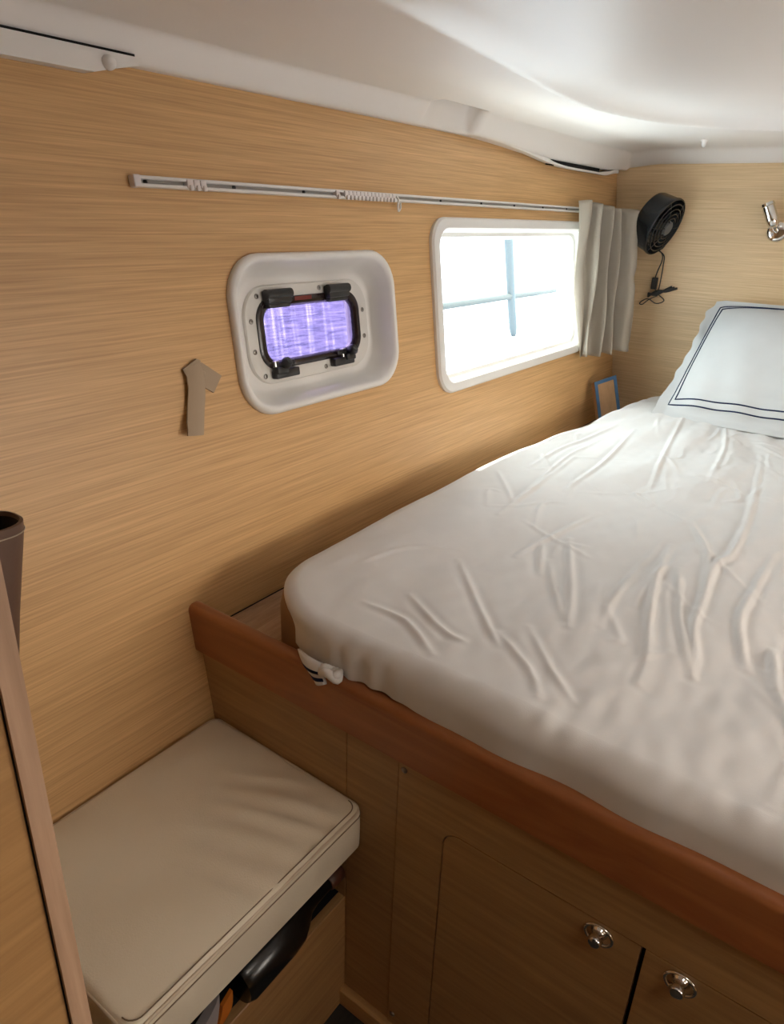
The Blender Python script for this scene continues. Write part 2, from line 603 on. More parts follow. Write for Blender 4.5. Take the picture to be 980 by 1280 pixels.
# sagging edge trim with a black box painting the slot's shade
sg = G()
sx = np.linspace(1.72, 2.72, 60)
loops = []
for x in sx:
    X1 = np.array(x)
    zb = 0.186 - 0.038 * float(sstep(1.72, 2.30, X1)) + 0.014 * float(sstep(2.58, 2.72, X1))
    gap = float(sstep(2.10, 2.17, X1) * (1 - sstep(2.52, 2.60, X1)))
    zt = (zb + 0.012) * (1 - gap) + (zb + 0.0065) * gap
    yb = -0.010 - 0.004 * gap
    loops.append([(x, 0.018, zb + 0.004), (x, yb + 0.002, zb), (x, yb, zb + 0.0015), (x, yb, max(zt, zb + 0.005)), (x, 0.018, max(zt, zb + 0.005))])
sg.loft(loops, True, True, True)
tr2 = struct(obj('trim_2', sg, 'plastic', smooth=True, auto=50, origin=(2.2, 0, 0.15)))
sl = G().box(2.155, 2.545, -0.006, 0.014, 0.1535, 0.172)
obj('slot_shade', sl, 'gap', tr2)

k0 = None
kx, ky = 2.50, -0.345
kz = float(ceil_z(np.array([kx]), np.array([ky]))[0])
kn = G().lathe((kx, ky, kz + 0.004), (0, 0, -1), [(0, 0.011), (0.008, 0.011), (0.011, 0.008), (0.02, 0.0075), (0.024, 0.005), (0.026, 0.001)], 18)
tag(obj('ceiling_button', kn, 'plastic', smooth=True, auto=50, origin=(kx, ky, kz)), 'small white conical button fixed to the white ceiling above the pillow', 'button')


# ------------------------------------------------------------------ window_1: opening portlight in its moulded surround
def ring_sweep(rows, n=9):
    """rows: (cx, cz, w, h, r, d)"""
    return [[WP(p[0], p[1], d) for p in rrect(cx, cz, w, h, r, n)] for cx, cz, w, h, r, d in rows]


pc, fc = port_c, (1.114, -0.221)


def mixr(t, d):
    a = (pc[0], pc[1], 0.452, 0.256, 0.068)
    b = (fc[0], fc[1], 0.398, 0.212, 0.064)
    return tuple(a[i] + (b[i] - a[i]) * t for i in range(5)) + (d,)


w1 = G().loft(ring_sweep([(pc[0], pc[1], 0.484, 0.288, 0.078, -0.002), (pc[0], pc[1], 0.486, 0.290, 0.079, 0.007), (pc[0], pc[1], 0.480, 0.284, 0.077, 0.013),
                          (pc[0], pc[1], 0.470, 0.274, 0.074, 0.0155), (pc[0], pc[1], 0.460, 0.264, 0.070, 0.013), mixr(0, 0.006), mixr(0.35, -0.02),
                          mixr(0.75, -0.046), (fc[0], fc[1], 0.392, 0.206, 0.062, -0.052), (fc[0], fc[1], 0.36, 0.18, 0.056, -0.055),
                          (fc[0], fc[1], 0.300, 0.118, 0.03, -0.055), (fc[0], fc[1], 0.300, 0.118, 0.03, -0.08)]))
win1 = struct(obj('window_1', w1, 'plastic', smooth=True, auto=60, origin=WP(1.094, -0.36)))
FD = -0.050
fg = G().loft(ring_sweep([(1.115, -0.221, 0.372, 0.188, 0.060, -0.056), (1.115, -0.221, 0.372, 0.188, 0.060, FD), (1.115, -0.221, 0.368, 0.184, 0.058, FD + 0.003),
                          (1.113, -0.219, 0.312, 0.137, 0.042, FD + 0.003), (1.113, -0.219, 0.308, 0.133, 0.040, FD - 0.004)]))
flange = obj('flange', fg, 'flange', win1, smooth=True, auto=35)
gk = G().loft(ring_sweep([(1.113, -0.2195, 0.314, 0.138, 0.042, FD - 0.003), (1.113, -0.2195, 0.312, 0.136, 0.042, FD + 0.006), (1.113, -0.2200, 0.304, 0.128, 0.038, FD + 0.008),
                          (1.1145, -0.2205, 0.284, 0.110, 0.030, FD + 0.007), (1.115, -0.2205, 0.274, 0.102, 0.026, FD + 0.002), (1.115, -0.2205, 0.273, 0.101, 0.026, FD - 0.005)]))
sash = obj('sash_frame', gk, 'gasket', win1, smooth=True, auto=40)
obj('label_strip', G().plate(rrect(1.09, -0.1565, 0.05, 0.008, 0.001, 2), [], WP, FD + 0.0078, FD + 0.0088), 'red', sash)
obj('pane', G().plate(rrect(1.113, -0.2205, 0.290, 0.117, 0.03), [], WP, FD - 0.006, FD - 0.003), 'glass_tint', win1)
scr = None
for u, z in ((0.966, -0.146), (1.146, -0.140), (1.2845, -0.195), (1.284, -0.252), (1.143, -0.302), (0.963, -0.297), (0.944, -0.248), (0.944, -0.191)):
    o = WP(u, z, FD + 0.003)
    if scr is None:
        nrm = Vector((0, -LC, LS))
        scr = obj('screw', G().lathe(o, nrm, [(-0.003, 0.0052), (0.001, 0.0052), (0.002, 0.004), (0.0021, 0.002), (0.0005, 0.0015)], 14), 'darksteel', win1, smooth=True, auto=40, origin=o)
    else:
        rep(scr, o, win1)
for cx in (1.012, 1.191):
    zc = -0.1505
    hb = G().box(-0.033, 0.033, 0, 0.020, -0.012, 0.014, 0.004)
    hb.box(-0.030, 0.030, 0.002, 0.016, -0.020, -0.009, 0.003)
    hb.lathe((-0.034, 0.014, 0.006), (1, 0, 0), [(0, 0.0095), (0.068, 0.0095)], 14)
    g = G()
    g.v = [WP(cx + a, zc + c, FD + 0.003 + b) for a, b, c in hb.v]
    g.f = hb.f
    h = obj('hinge', g, 'black', win1, smooth=True, auto=35, origin=WP(cx, zc, FD))
for cx, s in ((1.012, 1), (1.190, -1)):
    zc = -0.296
    lb = G().box(-0.033, 0.033, 0, 0.017, -0.009, 0.008, 0.003)
    lb.box(-0.033 if s > 0 else 0.003, -0.003 if s > 0 else 0.033, 0.002, 0.022, 0.0, 0.014, 0.003)
    g = G()
    g.v = [WP(cx + a, zc + c, FD + 0.003 + b) for a, b, c in lb.v]
    g.f = lb.f
    la = obj('latch', g, 'black', win1, smooth=True, auto=35, origin=WP(cx, zc, FD))
    ko = cx - 0.012 if s > 0 else cx + 0.018
    kg = G()
    kg.lathe(WP(ko, zc + 0.016, FD + 0.020), (0.15, -0.75, 0.65), [(-0.012, 0.007), (0.0, 0.008), (0.006, 0.0115), (0.013, 0.0115), (0.018, 0.008), (0.019, 0.002)], 16)
    obj('knob', kg, 'black', la, smooth=True, auto=40)
    lv = G()
    x0, x1 = (ko + 0.006, ko + 0.036) if s > 0 else (ko - 0.036, ko - 0.006)
    b2 = G().box(x0, x1, 0.010, 0.015, zc + 0.014, zc + 0.024, 0.0015)
    lv.v = [WP(a, c, FD + 0.003 + b) for a, b, c in b2.v]
    lv.f = b2.f
    obj('lever', lv, 'black', la)
    st = G()
    b3 = G().box(ko - 0.018, ko - 0.006, 0.002, 0.012, zc - 0.004, zc + 0.026, 0.002)
    st.v = [WP(a, c, FD + 0.003 + b) for a, b, c in b3.v]
    st.f = b3.f
    obj('hook_plate', st, 'steel', la)
portal('portlight_portal', WP(1.118, -0.221, -0.09), (0, -LC, LS), 0.29, 0.11)

# ------------------------------------------------------------------ window_2: fixed window
wc = win_c
w2 = G().loft(ring_sweep([(wc[0], wc[1], 0.962, 0.426, 0.062, -0.002), (wc[0], wc[1], 0.964, 0.428, 0.063, 0.008), (wc[0], wc[1], 0.956, 0.420, 0.060, 0.014),
                          (wc[0], wc[1], 0.942, 0.406, 0.055, 0.016), (wc[0], wc[1], 0.912, 0.378, 0.047, 0.015), (wc[0], wc[1], 0.898, 0.366, 0.042, 0.009),
                          (wc[0], wc[1], 0.892, 0.360, 0.040, -0.010), (wc[0], wc[1], 0.872, 0.340, 0.036, -0.014), (wc[0], wc[1], 0.868, 0.336, 0.034, -0.030),
                          (wc[0], wc[1], 0.868, 0.336, 0.034, -0.075)]))
win2 = struct(obj('window_2', w2, 'plastic', smooth=True, auto=35, origin=WP(1.987, -0.43)))
obj('pane', G().plate(rrect(wc[0], wc[1], 0.872, 0.340, 0.036), [], WP, -0.040, -0.034), 'glass_clear', win2)
portal('window_portal', WP(wc[0], wc[1], -0.09), (0, -LC, LS), 0.87, 0.34)

# ------------------------------------------------------------------ outside
sea = obj('sea', G().plate([(-80, -160), (120, -160), (120, 160), (-80, 160)], [[(-1.6, -2.9), (3.2, -2.9), (3.2, 0.6), (-1.6, 0.6)]], lambda u, v, d: (u, v, d), -0.95, -0.96), 'sea', origin=(0, 20, -0.95))
sea['kind'] = 'stuff'
tag(sea, 'rippled pale blue water outside the tinted portlight', 'water')
PF = 1.40      # the piling stands in the water beyond the large window


def far_pt(x, z):
    return (x * PF, -1.0 + 2.0 * PF, z * PF)


pl = G().tube([far_pt(3.70, 0.6), far_pt(3.86, -0.083), far_pt(3.985, -0.479), far_pt(4.035, -0.62), far_pt(4.05, -0.66), far_pt(4.058, -0.695)], [0.038, 0.038, 0.036, 0.036, 0.028, 0.010], 12)
tag(obj('mooring_pole', pl, 'pole', smooth=True, origin=far_pt(4.05, -0.69)), 'pale blue upright pole outside the large window', 'pole')
rp = G().tube([far_pt(2.95, -0.433), far_pt(3.9, -0.432), far_pt(4.3, -0.434), far_pt(5.4, -0.425)], 0.025, 10)
tag(obj('mooring_line', rp, 'rope', smooth=True, origin=far_pt(3.5, -0.43)), 'grey taut line crossing the view outside the large window', 'rope')

# ------------------------------------------------------------------ berth front (built-in bed base)
YL = -0.092
berth = thing('berth_base', (XF, -1.0, FLOOR), 'oak veneer bed base with mahogany top rail and two lockable cupboard doors', 'bed base')


def FP(u, z, d=0.0):
    """point on the berth front: u metres away from the hull side, d metres out towards the bench"""
    return (XF - d, -u, z)


def door_loop(u0, u1, z0, z1, r):
    out = []
    for cu, cz, a0 in ((u0 + r, z1 - r, 90), (u0 + r, z0 + r, 180)):
        for k in range(7):
            a = math.radians(a0 + 15 * k)
            out.append((cu + r * math.cos(a), cz + r * math.sin(a)))
    out += [(u1, z0), (u1, z1)]
    return out


# panels left of the access panel
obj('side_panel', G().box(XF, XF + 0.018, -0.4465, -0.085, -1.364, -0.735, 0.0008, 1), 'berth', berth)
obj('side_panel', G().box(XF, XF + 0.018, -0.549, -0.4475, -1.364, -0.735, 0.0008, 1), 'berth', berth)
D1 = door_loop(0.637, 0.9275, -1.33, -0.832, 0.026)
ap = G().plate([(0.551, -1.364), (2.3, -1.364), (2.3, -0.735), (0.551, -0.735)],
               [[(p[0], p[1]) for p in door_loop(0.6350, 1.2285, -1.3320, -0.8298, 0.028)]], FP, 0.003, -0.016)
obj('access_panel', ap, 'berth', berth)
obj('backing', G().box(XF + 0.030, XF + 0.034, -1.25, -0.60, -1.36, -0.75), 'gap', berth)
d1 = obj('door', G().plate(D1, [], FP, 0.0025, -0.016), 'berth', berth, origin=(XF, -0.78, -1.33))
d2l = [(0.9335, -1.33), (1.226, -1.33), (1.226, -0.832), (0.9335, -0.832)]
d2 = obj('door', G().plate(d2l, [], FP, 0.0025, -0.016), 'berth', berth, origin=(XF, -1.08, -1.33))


def latch(door, u, z):
    c = FP(u, z, 0.0025)
    K = 1.35
    g = G().tube([(c[0] - 0.002, c[1] + K * 0.0135 * math.cos(q), c[2] + K * 0.0115 * math.sin(q)) for q in np.linspace(0, 2 * math.pi, 25)], 0.0024, 8, False)
    b = obj('latch', g, 'chrome', door, smooth=True)
    g = G().lathe((c[0], c[1], c[2] + 0.006), (-1, 0, 0), [(-0.002, K * 0.0085), (0.003, K * 0.0085), (0.006, K * 0.006), (0.013, K * 0.0055), (0.018, K * 0.007), (0.022, K * 0.0055), (0.0235, 0.001)], 18)
    obj('push_button', g, 'chrome', b, smooth=True, auto=50)
    g = G().lathe((c[0], c[1] + 0.002, c[2] - 0.0095), (-1, 0, 0), [(-0.002, K * 0.007), (0.005, K * 0.007), (0.010, K * 0.0055), (0.014, K * 0.003), (0.0145, 0.0005)], 18)
    obj('lock_cylinder', g, 'chrome', b, smooth=True, auto=50)


latch(d1, 0.876, -0.852)
latch(d2, 0.979, -0.852)
so = FP(0.561, -0.761, 0.003)
s0 = obj('screw', G().lathe(so, (-1, 0, 0), [(-0.002, 0.0052), (0.001, 0.0052), (0.0025, 0.0035), (0.0028, 0.0008)], 14), 'darksteel', berth, smooth=True, origin=so)
rep(s0, FP(0.561, -1.335, 0.003), berth)

# mahogany fiddle rail: rounded section swept across the berth
rl = []
for y in (-0.080, -0.086, -0.3, -0.6, -0.9, -1.2, -1.6, -2.36):
    x0, x1, zt, zb, r = 0.660, 0.690, -0.652, -0.742, 0.012
    sec = [(x0, zb + 0.002), (x0 + 0.002, zb), (x1, zb), (x1, zt - r)]
    for k in range(1, 7):
        a = math.radians(90 * k / 6)
        sec.append((x1 - r + r * math.cos(a), zt - r + r * math.sin(a)))
    for k in range(1, 7):
        a = math.radians(90 + 90 * k / 6)
        sec.append((x0 + r + r * math.cos(a), zt - r + r * math.sin(a)))
    rl.append([(x, y - 0.0, z) for x, z in sec])
obj('top_rail', G().loft(rl, True, True, True), 'trim', berth, smooth=True, auto=40)
obj('platform', G().plate([(0.686, -0.0975), (2.79, -0.0975), (2.79, -2.36), (0.686, -2.36)], [], lambda u, v, d: (u, v, d), -0.735, -0.714), 'platform', berth)
obj('platform_gap', G().box(0.69, 2.79, -0.0985, -0.0935, -0.73, -0.7125), 'gap', berth)
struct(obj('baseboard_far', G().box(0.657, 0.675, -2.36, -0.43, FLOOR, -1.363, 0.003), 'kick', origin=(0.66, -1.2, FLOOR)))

# ------------------------------------------------------------------ mattress and sheet
BX0, BX1, BY1 = 0.675, 2.772, -2.05


def side_y(x):
    return -0.196 - 0.075 * np.clip((x - 1.7) / 0.9, 0, 1)


def cushion_grid(nu, nv, inset, prof_fn, rc):
    """rounded-rectangle pad seen as a square grid: returns X, Y, edge parameter m, and the profile drop"""
    u = np.linspace(-1, 1, nu)
    v = np.linspace(-1, 1, nv)
    U, V = np.meshgrid(u, v, indexing='ij')
    m = np.maximum(np.abs(U), np.abs(V))
    return U, V, m


def soft_pad(nu, nv, x0, x1, y0, y1, rc, zt, zb, re, px_=1.0, py_=1.0):
    """pad with rounded plan corners (rc), rounded top edges (re) and sides down to zb"""
    hx, hy = (x1 - x0) / 2, (y1 - y0) / 2
    cx, cy = (x0 + x1) / 2, (y0 + y1) / 2
    # edge rings: E rings for the sides and round-over, interior linear
    E = 14
    prof = []
    for k in range(4):
        prof.append((0.0, zb + (zt - re - zb) * k / 4.0))
    for k in range(E - 4 + 1):
        a = math.radians(90 * k / (E - 4))
        prof.append((re * (1 - math.cos(a)), zt - re + re * math.sin(a)))
    ne = len(prof) - 1

    def axis(n, h, p):
        inner = np.linspace(0, 1, n - 2 * ne)
        inner = -1 + 2 * (inner ** p if p > 0 else 1 - (1 - inner) ** -p)
        left = [(-1, i) for i in range(ne)]
        idx = []
        for i in range(n):
            if i < ne:
                idx.append((-1.0, i))
            elif i >= n - ne:
                idx.append((1.0, n - 1 - i))
            else:
                idx.append((inner[i - ne], ne))
        return idx

    A, B = axis(nu, hx, px_), axis(nv, hy, py_)
    X = np.zeros((nu, nv))
    Y = np.zeros((nu, nv))
    Z = np.zeros((nu, nv))
    for i, (a, ka) in enumerate(A):
        for j, (b, kb_) in enumerate(B):
            k = min(ka, kb_)
            ins, z = prof[k]
            HXk, HYk = hx - ins, hy - ins
            px, py = a * HXk, b * HYk
            if ka > k:
                # ring position along this side
                px = a * HXk
            if kb_ > k:
                py = b * HYk
            R = max(rc - ins, 0.001)
            qx = max(-(HXk - R), min(HXk - R, px))
            qy = max(-(HYk - R), min(HYk - R, py))
            dx, dy = px - qx, py - qy
            if dx and dy:
                mxd = max(abs(dx), abs(dy))
                ln = math.hypot(dx, dy)
                s = mxd / ln
                px, py = qx + dx * s, qy + dy * s
            X[i, j], Y[i, j], Z[i, j] = cx + px, cy + py, z
    return X, Y, Z


def grid_mesh(X, Y, Z):
    g = G()
    nu, nv = X.shape
    g.v = [(float(a), float(b), float(c)) for a, b, c in zip(X.ravel(), Y.ravel(), Z.ravel())]
    idx = np.arange(nu * nv).reshape(nu, nv)
    q = np.stack([idx[:-1, :-1], idx[1:, :-1], idx[1:, 1:], idx[:-1, 1:]], -1).reshape(-1, 4)
    g.f = [tuple(int(k) for k in r) for r in q]
    return g


# mattress in brown ticking
X, Y, Z = soft_pad(70, 70, BX0 + 0.020, BX1 - 0.008, BY1 + 0.01, side_y(0.8) - 0.004, 0.145, -0.600, -0.713, 0.03)
Y = Y + (side_y(X) - side_y(0.8)) * (Y > -1.0)
mg = grid_mesh(X, Y, Z)
tag(obj('mattress', mg, 'mattress', smooth=True, origin=(1.72, -1.1, -0.714)), 'brown fabric mattress under the white sheet on the bed base', 'mattress')

RIDGES = [
    ([(1.428, -0.901), (1.230, -0.898), (1.122, -0.899), (1.042, -0.918), (0.986, -0.936)], 7.0),
    ([(2.026, -0.770), (1.638, -0.817), (1.373, -0.835), (1.292, -0.822), (1.141, -0.836), (1.045, -0.845), (0.961, -0.871), (0.915, -0.880)], 7.0),
    ([(1.334, -0.729), (1.187, -0.747), (1.040, -0.778), (0.926, -0.810), (0.845, -0.824)], 6.0),
    ([(1.228, -0.771), (1.087, -0.814), (0.986, -0.848), (0.913, -0.877)], 5.0),
    ([(1.240, -0.555), (1.055, -0.638), (0.919, -0.689)], 4.5),
    ([(1.186, -0.522), (1.065, -0.574)], 4.0),
    ([(0.850, -0.436), (0.793, -0.534), (0.784, -0.580)], 3.5),
    ([(0.781, -0.395), (0.779, -0.477), (0.726, -0.562)], 3.5),
    ([(1.014, -0.432), (0.841, -0.593), (0.807, -0.627)], 3.0),
    ([(0.839, -0.610), (0.778, -0.692), (0.732, -0.727)], 3.0),
    ([(0.880, -0.642), (0.797, -0.717), (0.753, -0.769)], 2.5),
    ([(1.066, -0.957), (0.958, -0.981)], 6.0),
    ([(1.804, -0.353), (1.471, -0.377), (1.245, -0.391)], 4.0),
    ([(1.960, -0.344), (1.700, -0.346), (1.431, -0.373)], 4.5),
    ([(2.126, -0.394), (1.729, -0.433), (1.487, -0.438)], 4.5),
    ([(1.100, -0.507), (1.181, -0.515), (1.413, -0.553)], 4.0),
    ([(2.136, -0.335), (1.865, -0.302), (1.572, -0.305)], 5.0),
    ([(1.494, -0.721), (1.339, -0.795), (1.172, -0.828)], 5.0),
    ([(1.343, -0.709), (1.078, -0.713), (0.951, -0.729)], 3.5),
    ([(2.40, -0.47), (2.05, -0.52), (1.60, -0.60)], 5.0),
    ([(2.40, -0.60), (2.10, -0.66), (1.75, -0.70)], 4.5),
    ([(2.38, -0.80), (2.15, -0.86), (1.80, -0.93)], 5.0),
    ([(1.00, -0.96), (0.86, -1.02), (0.78, -1.05)], 4.0),
    ([(1.62, -0.98), (1.40, -1.02), (1.20, -1.00)], 6.0),
]
rng = np.random.RandomState(4)
for _ in range(70):                       # small random creases, mostly running from the pillow towards the foot
    cx0, cy0 = rng.uniform(0.78, 2.3), rng.uniform(-1.12, -0.28)
    an = rng.normal(0.25 if cy0 < -0.6 else -0.05, 0.45)
    ln = rng.uniform(0.06, 0.26)
    bend = rng.normal(0, 0.02)
    dx_, dy_ = -math.cos(an) * ln / 2, -math.sin(an) * ln / 2
    RIDGES.append(([(cx0 - dx_, cy0 - dy_), (cx0 + bend, cy0 + bend), (cx0 + dx_, cy0 + dy_)], rng.uniform(0.8, 2.4)))
X, Y, Z = soft_pad(440, 420, BX0, BX1, BY1, side_y(0.8) + 0.002, 0.178, -0.586, -0.655, 0.036, 1.35, -1.6)
# denser sampling towards the camera comes from the pad's own grid
near = Y > -1.0
Y0 = Y.copy()
Y = Y + (side_y(X) - side_y(0.8)) * sstep(-1.2, -0.4, Y0)
topw = sstep(-0.64, -0.59, Z)
D = np.zeros_like(Z)
for pts, mm in RIDGES:
    mm = mm * (0.8 if mm > 2.45 else 1.0)
    P = np.array([p[:2] for p in catmull([(a, b, 0) for a, b in pts], 5 if mm > 2.45 else 3)])
    best = np.full(X.shape, 1e9)
    par = np.zeros(X.shape)
    for k, (a, b) in enumerate(zip(P[:-1], P[1:])):
        d = b - a
        t = np.clip(((X - a[0]) * d[0] + (Y - a[1]) * d[1]) / (d @ d), 0, 1)
        q = np.hypot(X - a[0] - t * d[0], Y - a[1] - t * d[1])
        m = q < best
        best = np.where(m, q, best)
        par = np.where(m, (k + t) / (len(P) - 1), par)
    w = 0.0046 + 0.0002 * mm
    taper = np.sin(np.clip(par, 0.03, 0.97) * math.pi) ** 0.5
    D += mm * 0.001 * taper * (np.exp(-(best / w) ** 2) - 0.35 * np.exp(-((best - 0.012) / 0.007) ** 2))


def waves(n, f0, f1, amp, seed, ang0, ang1):
    r = np.random.RandomState(seed)
    out = np.zeros_like(X)
    for _ in range(n):
        a = r.uniform(ang0, ang1)
        f = r.uniform(f0, f1)
        ph = r.uniform(0, 6.28)
        out += np.sin(2 * math.pi * f * (X * math.cos(a) + Y * math.sin(a)) + ph + 1.5 * np.sin(3 * X + 2 * Y + ph))
    return out * amp / n


D += waves(8, 0.8, 2.6, 0.016, 1, 0, 3.14)
D += waves(10, 4, 9, 0.0042, 2, 0.9, 2.4)
D += waves(14, 14, 34, 0.0022, 3, 0.8, 2.2) * (0.4 + 0.6 * sstep(-0.35, -0.8, Y))
# long tension folds fanning from the pillow
fan_ang = np.arctan2(Y + 0.55, 2.75 - X)
fr = np.hypot(Y + 0.55, 2.75 - X)
D += 0.0035 * np.sin(fan_ang * 34 + 2 * np.sin(fr * 3)) * np.exp(-((fr - 0.75) / 0.45) ** 2)
Z = Z + D * topw
# gathers on the hanging edge at the foot and the cut corner
sk = 1 - sstep(-0.62, -0.59, Z)
foot = sstep(0.80, 0.70, X)
gat = np.exp(-((Y + 0.47) / 0.07) ** 2)          # gathers only near the knot
X = X - foot * sk * (0.0025 * np.sin(Y * 19 + 2 * np.sin(Y * 7)) + 0.0012 * np.sin(Y * 43 + 1) + 0.003 * gat * np.sin(Y * 150))
Z = Z + (Z < -0.648) * (0.004 * np.sin(Y * 9) + 0.0025 * np.sin(Y * 23 + 1)) * foot
corner = np.exp(-(((X - 0.72) / 0.09) ** 2 + ((Y + 0.25) / 0.09) ** 2))
X = X + 0.016 * corner * sk
Y = Y - 0.014 * corner * sk
Y = Y + (Y > -0.40) * sk * 0.003 * np.sin(X * 40 + Y * 50)
sgm = grid_mesh(X, Y, Z)
sheet = tag(obj('bed_sheet', sgm, 'sheet', smooth=True, origin=(1.72, -1.1, -0.655)), 'crumpled white cotton sheet spread over the whole mattress', 'sheet')
# corner tail of the sheet with two navy stripes and a knot
FA, FB, FCc, FDd = Vector((0.672, -0.345, -0.640)), Vector((0.653, -0.397, -0.674)), Vector((0.650, -0.418, -0.664)), Vector((0.662, -0.402, -0.636))


def flap_pt(a, b):
    p = FA.lerp(FB, a).lerp(FDd.lerp(FCc, a), b)
    p.x -= 0.004 * math.sin(b * math.pi) + 0.003 * math.sin(a * 5)
    return p


tl = [[flap_pt(a, b) for b in np.linspace(0, 1, 9)] + [flap_pt(a, b) + Vector((0.006, 0, -0.002)) for b in np.linspace(1, 0, 9)] for a in np.linspace(0, 1, 10)]
obj('corner_flap', G().loft(tl, True, True, True), 'sheet', sheet, smooth=True)
for a0, a1 in ((0.38, 0.52), (0.70, 0.86)):
    lp = []
    for b in np.linspace(-0.02, 1.0, 12):
        q0, q1 = flap_pt(a0, b) + Vector((-0.0008, 0, 0.0004)), flap_pt(a1, b) + Vector((-0.0008, 0, 0.0004))
        lp.append([q0, q1, q1 + Vector((0.001, 0, -0.0006)), q0 + Vector((0.001, 0, -0.0006))])
    obj('navy_stripe', G().loft(lp, True, True, True), 'navy', sheet, smooth=False)
kg = G()
for k in range(3):
    a = k * 2.1
    kg.tube(catmull([(0.662 + 0.010 * math.cos(a), -0.420 + 0.012 * math.sin(a), -0.648), (0.658 + 0.004 * math.cos(a + 1), -0.424 + 0.016 * math.sin(a + 1), -0.640),
                     (0.664 + 0.010 * math.cos(a + 2), -0.428 + 0.014 * math.sin(a + 2), -0.648), (0.674, -0.430, -0.645)], 5), 0.0070, 10)
obj('knot', kg, 'sheet', sheet, smooth=True)

# ------------------------------------------------------------------ pillows
PB = Vector((2.425, -0.735, -0.598))
PU = Vector((0.30, 0.0, 0.345)).normalized()
PA = Vector((0.0, -1.0, 0.0))
PN = PA.cross(PU)
if PN.x > 0:
    PN = -PN
PW, PH = 0.36, 0.448


def pillow_pt(a, b, side):
    """a in -1..1 across (from the hull side), b in 0..1 up"""
    fa, fb = max(0, 1 - abs(a / 0.91) ** 3.2), max(0, 1 - abs((2 * b - 1) / 0.90) ** 3.0)
    th = 0.0018 + 0.085 * (fa ** 0.62) * (fb ** 0.62)
    slant = -0.055 * b * a if a < 0 else -0.02 * b * a
    edge = max(0.0, abs(a) - 0.9) / 0.1
    ruf = edge * (0.006 * math.sin(b * 23 + 3 * math.sin(b * 5)) + 0.004 * math.sin(b * 47 + 1)) * (0.3 + 0.7 * b)
    p = PB + PA * (a * PW + slant) + PU * (b * PH) + PN * (0.03 + side * th + 0.004)
    p += PA * ruf * (1 if a < 0 else -1)
    p += PN * (0.012 * math.sin(b * 9 + a * 5) * edge)
    p += PN * (side * 0.004 * math.sin(a * 17 + b * 5) * (1 - b) ** 2 * (1 if fa * fb > 0 else 0))
    # the top curls back onto the head wall, the foot spreads onto the bed
    p += Vector((-0.05, 0, -0.012)) * max(0, 0.14 - b) / 0.14
    p.x = min(p.x, XH - 0.004)
    return p


def pillow_side(side, na=90, nb=70):
    return [[pillow_pt(-1 + 2 * i / (na - 1), j / (nb - 1), side) for i in range(na)] for j in range(nb)]


pil = thing('pillow', tuple(PB), 'plump white pillow with a double navy border leaning on the far wall', 'pillow')
pg = G()
for s in (1, -1):
    pg.loft(pillow_side(s), False)
obj('pillow_sham', pg, 'sham', pil, smooth=True)
for ins in (0.095, 0.135):
    path = []
    A = 1 - ins
    b0, b1 = ins * 0.75, 1 - ins * 0.75
    for k in range(60):
        path.append((-A, b1 - (b1 - b0) * k / 59))
    for k in range(1, 60):
        path.append((-A + 2 * A * k / 59, b0))
    for k in range(1, 60):
        path.append((A, b0 + (b1 - b0) * k / 59))
    for k in range(1, 60):
        path.append((A - 2 * A * k / 59, b1))
    obj('navy_border', G().tube([pillow_pt(a, b, 1) + PN * 0.0006 for a, b in path], 0.0023, 6), 'navy', pil, smooth=True)

X, Y, Z = soft_pad(60, 70, 2.60, 2.785, -1.12, -0.325, 0.05, -0.538, -0.590, 0.026)
X = X - 0.015 * np.exp(-((Y + 0.33) / 0.05) ** 2) * 0
Z = Z - 0.02 * sstep(-0.45, -0.325, Y) * (Z > -0.57) + 0.004 * np.sin(Y * 30) * (Z > -0.55)
tag(obj('flat_pillow', grid_mesh(X, Y, Z), 'sheet', smooth=True, origin=(2.69, -0.72, -0.590)), 'flat white pillow lying behind the leaning pillow against the far wall', 'pillow')

# ------------------------------------------------------------------ curtain track
track = thing('curtain_track', WP(1.6, 0.028), 'long white plastic curtain track screwed to the wood wall above both windows', 'curtain track')
TZ = 0.0335
for z0, z1, d1 in ((0.0255, 0.0305, 0.0125), (0.0365, 0.0415, 0.0125)):
    g = G()
    b = G().box(0.703, 2.50, -0.0, d1, z0, z1, 0.0012, 1)
    g.v = [WP(x, z, d) for x, d, z in b.v]
    g.f = b.f
    obj('rail', g, 'plastic', track)
g = G()
b = G().box(0.703, 2.50, -0.0005, 0.0045, 0.0298, 0.0372)
g.v = [WP(x, z, d) for x, d, z in b.v]
g.f = b.f
obj('channel', g, 'groove', track)
g = G()
b = G().box(0.696, 0.709, -0.0005, 0.0145, 0.0248, 0.0422, 0.002)
g.v = [WP(x, z, d) for x, d, z in b.v]
g.f = b.f
obj('end_stop', g, 'carrier', track)
sc0 = None
for x in (0.722, 0.90, 1.075, 1.36, 1.56, 1.76, 1.95, 2.14, 2.32):
    o = WP(x, TZ, 0.004)
    if sc0 is None:
        sc0 = obj('screw', G().lathe(o, (0, -LC, LS), [(-0.001, 0.0042), (0.0015, 0.0042), (0.003, 0.002), (0.0032, 0.0005)], 12), 'black', track, smooth=True, origin=o)
    else:
        rep(sc0, o, track)


def carrier_geo(o):
    b = G().box(-0.006, 0.006, 0.0, 0.0155, -0.0065, 0.0065, 0.0022)
    b.box(-0.0035, 0.0035, 0.013, 0.019, -0.0105, -0.002, 0.0015)
    g = G()
    g.v = [WP(o[0] + x, TZ + z, d) for x, d, z in b.v]
    g.f = b.f
    return g


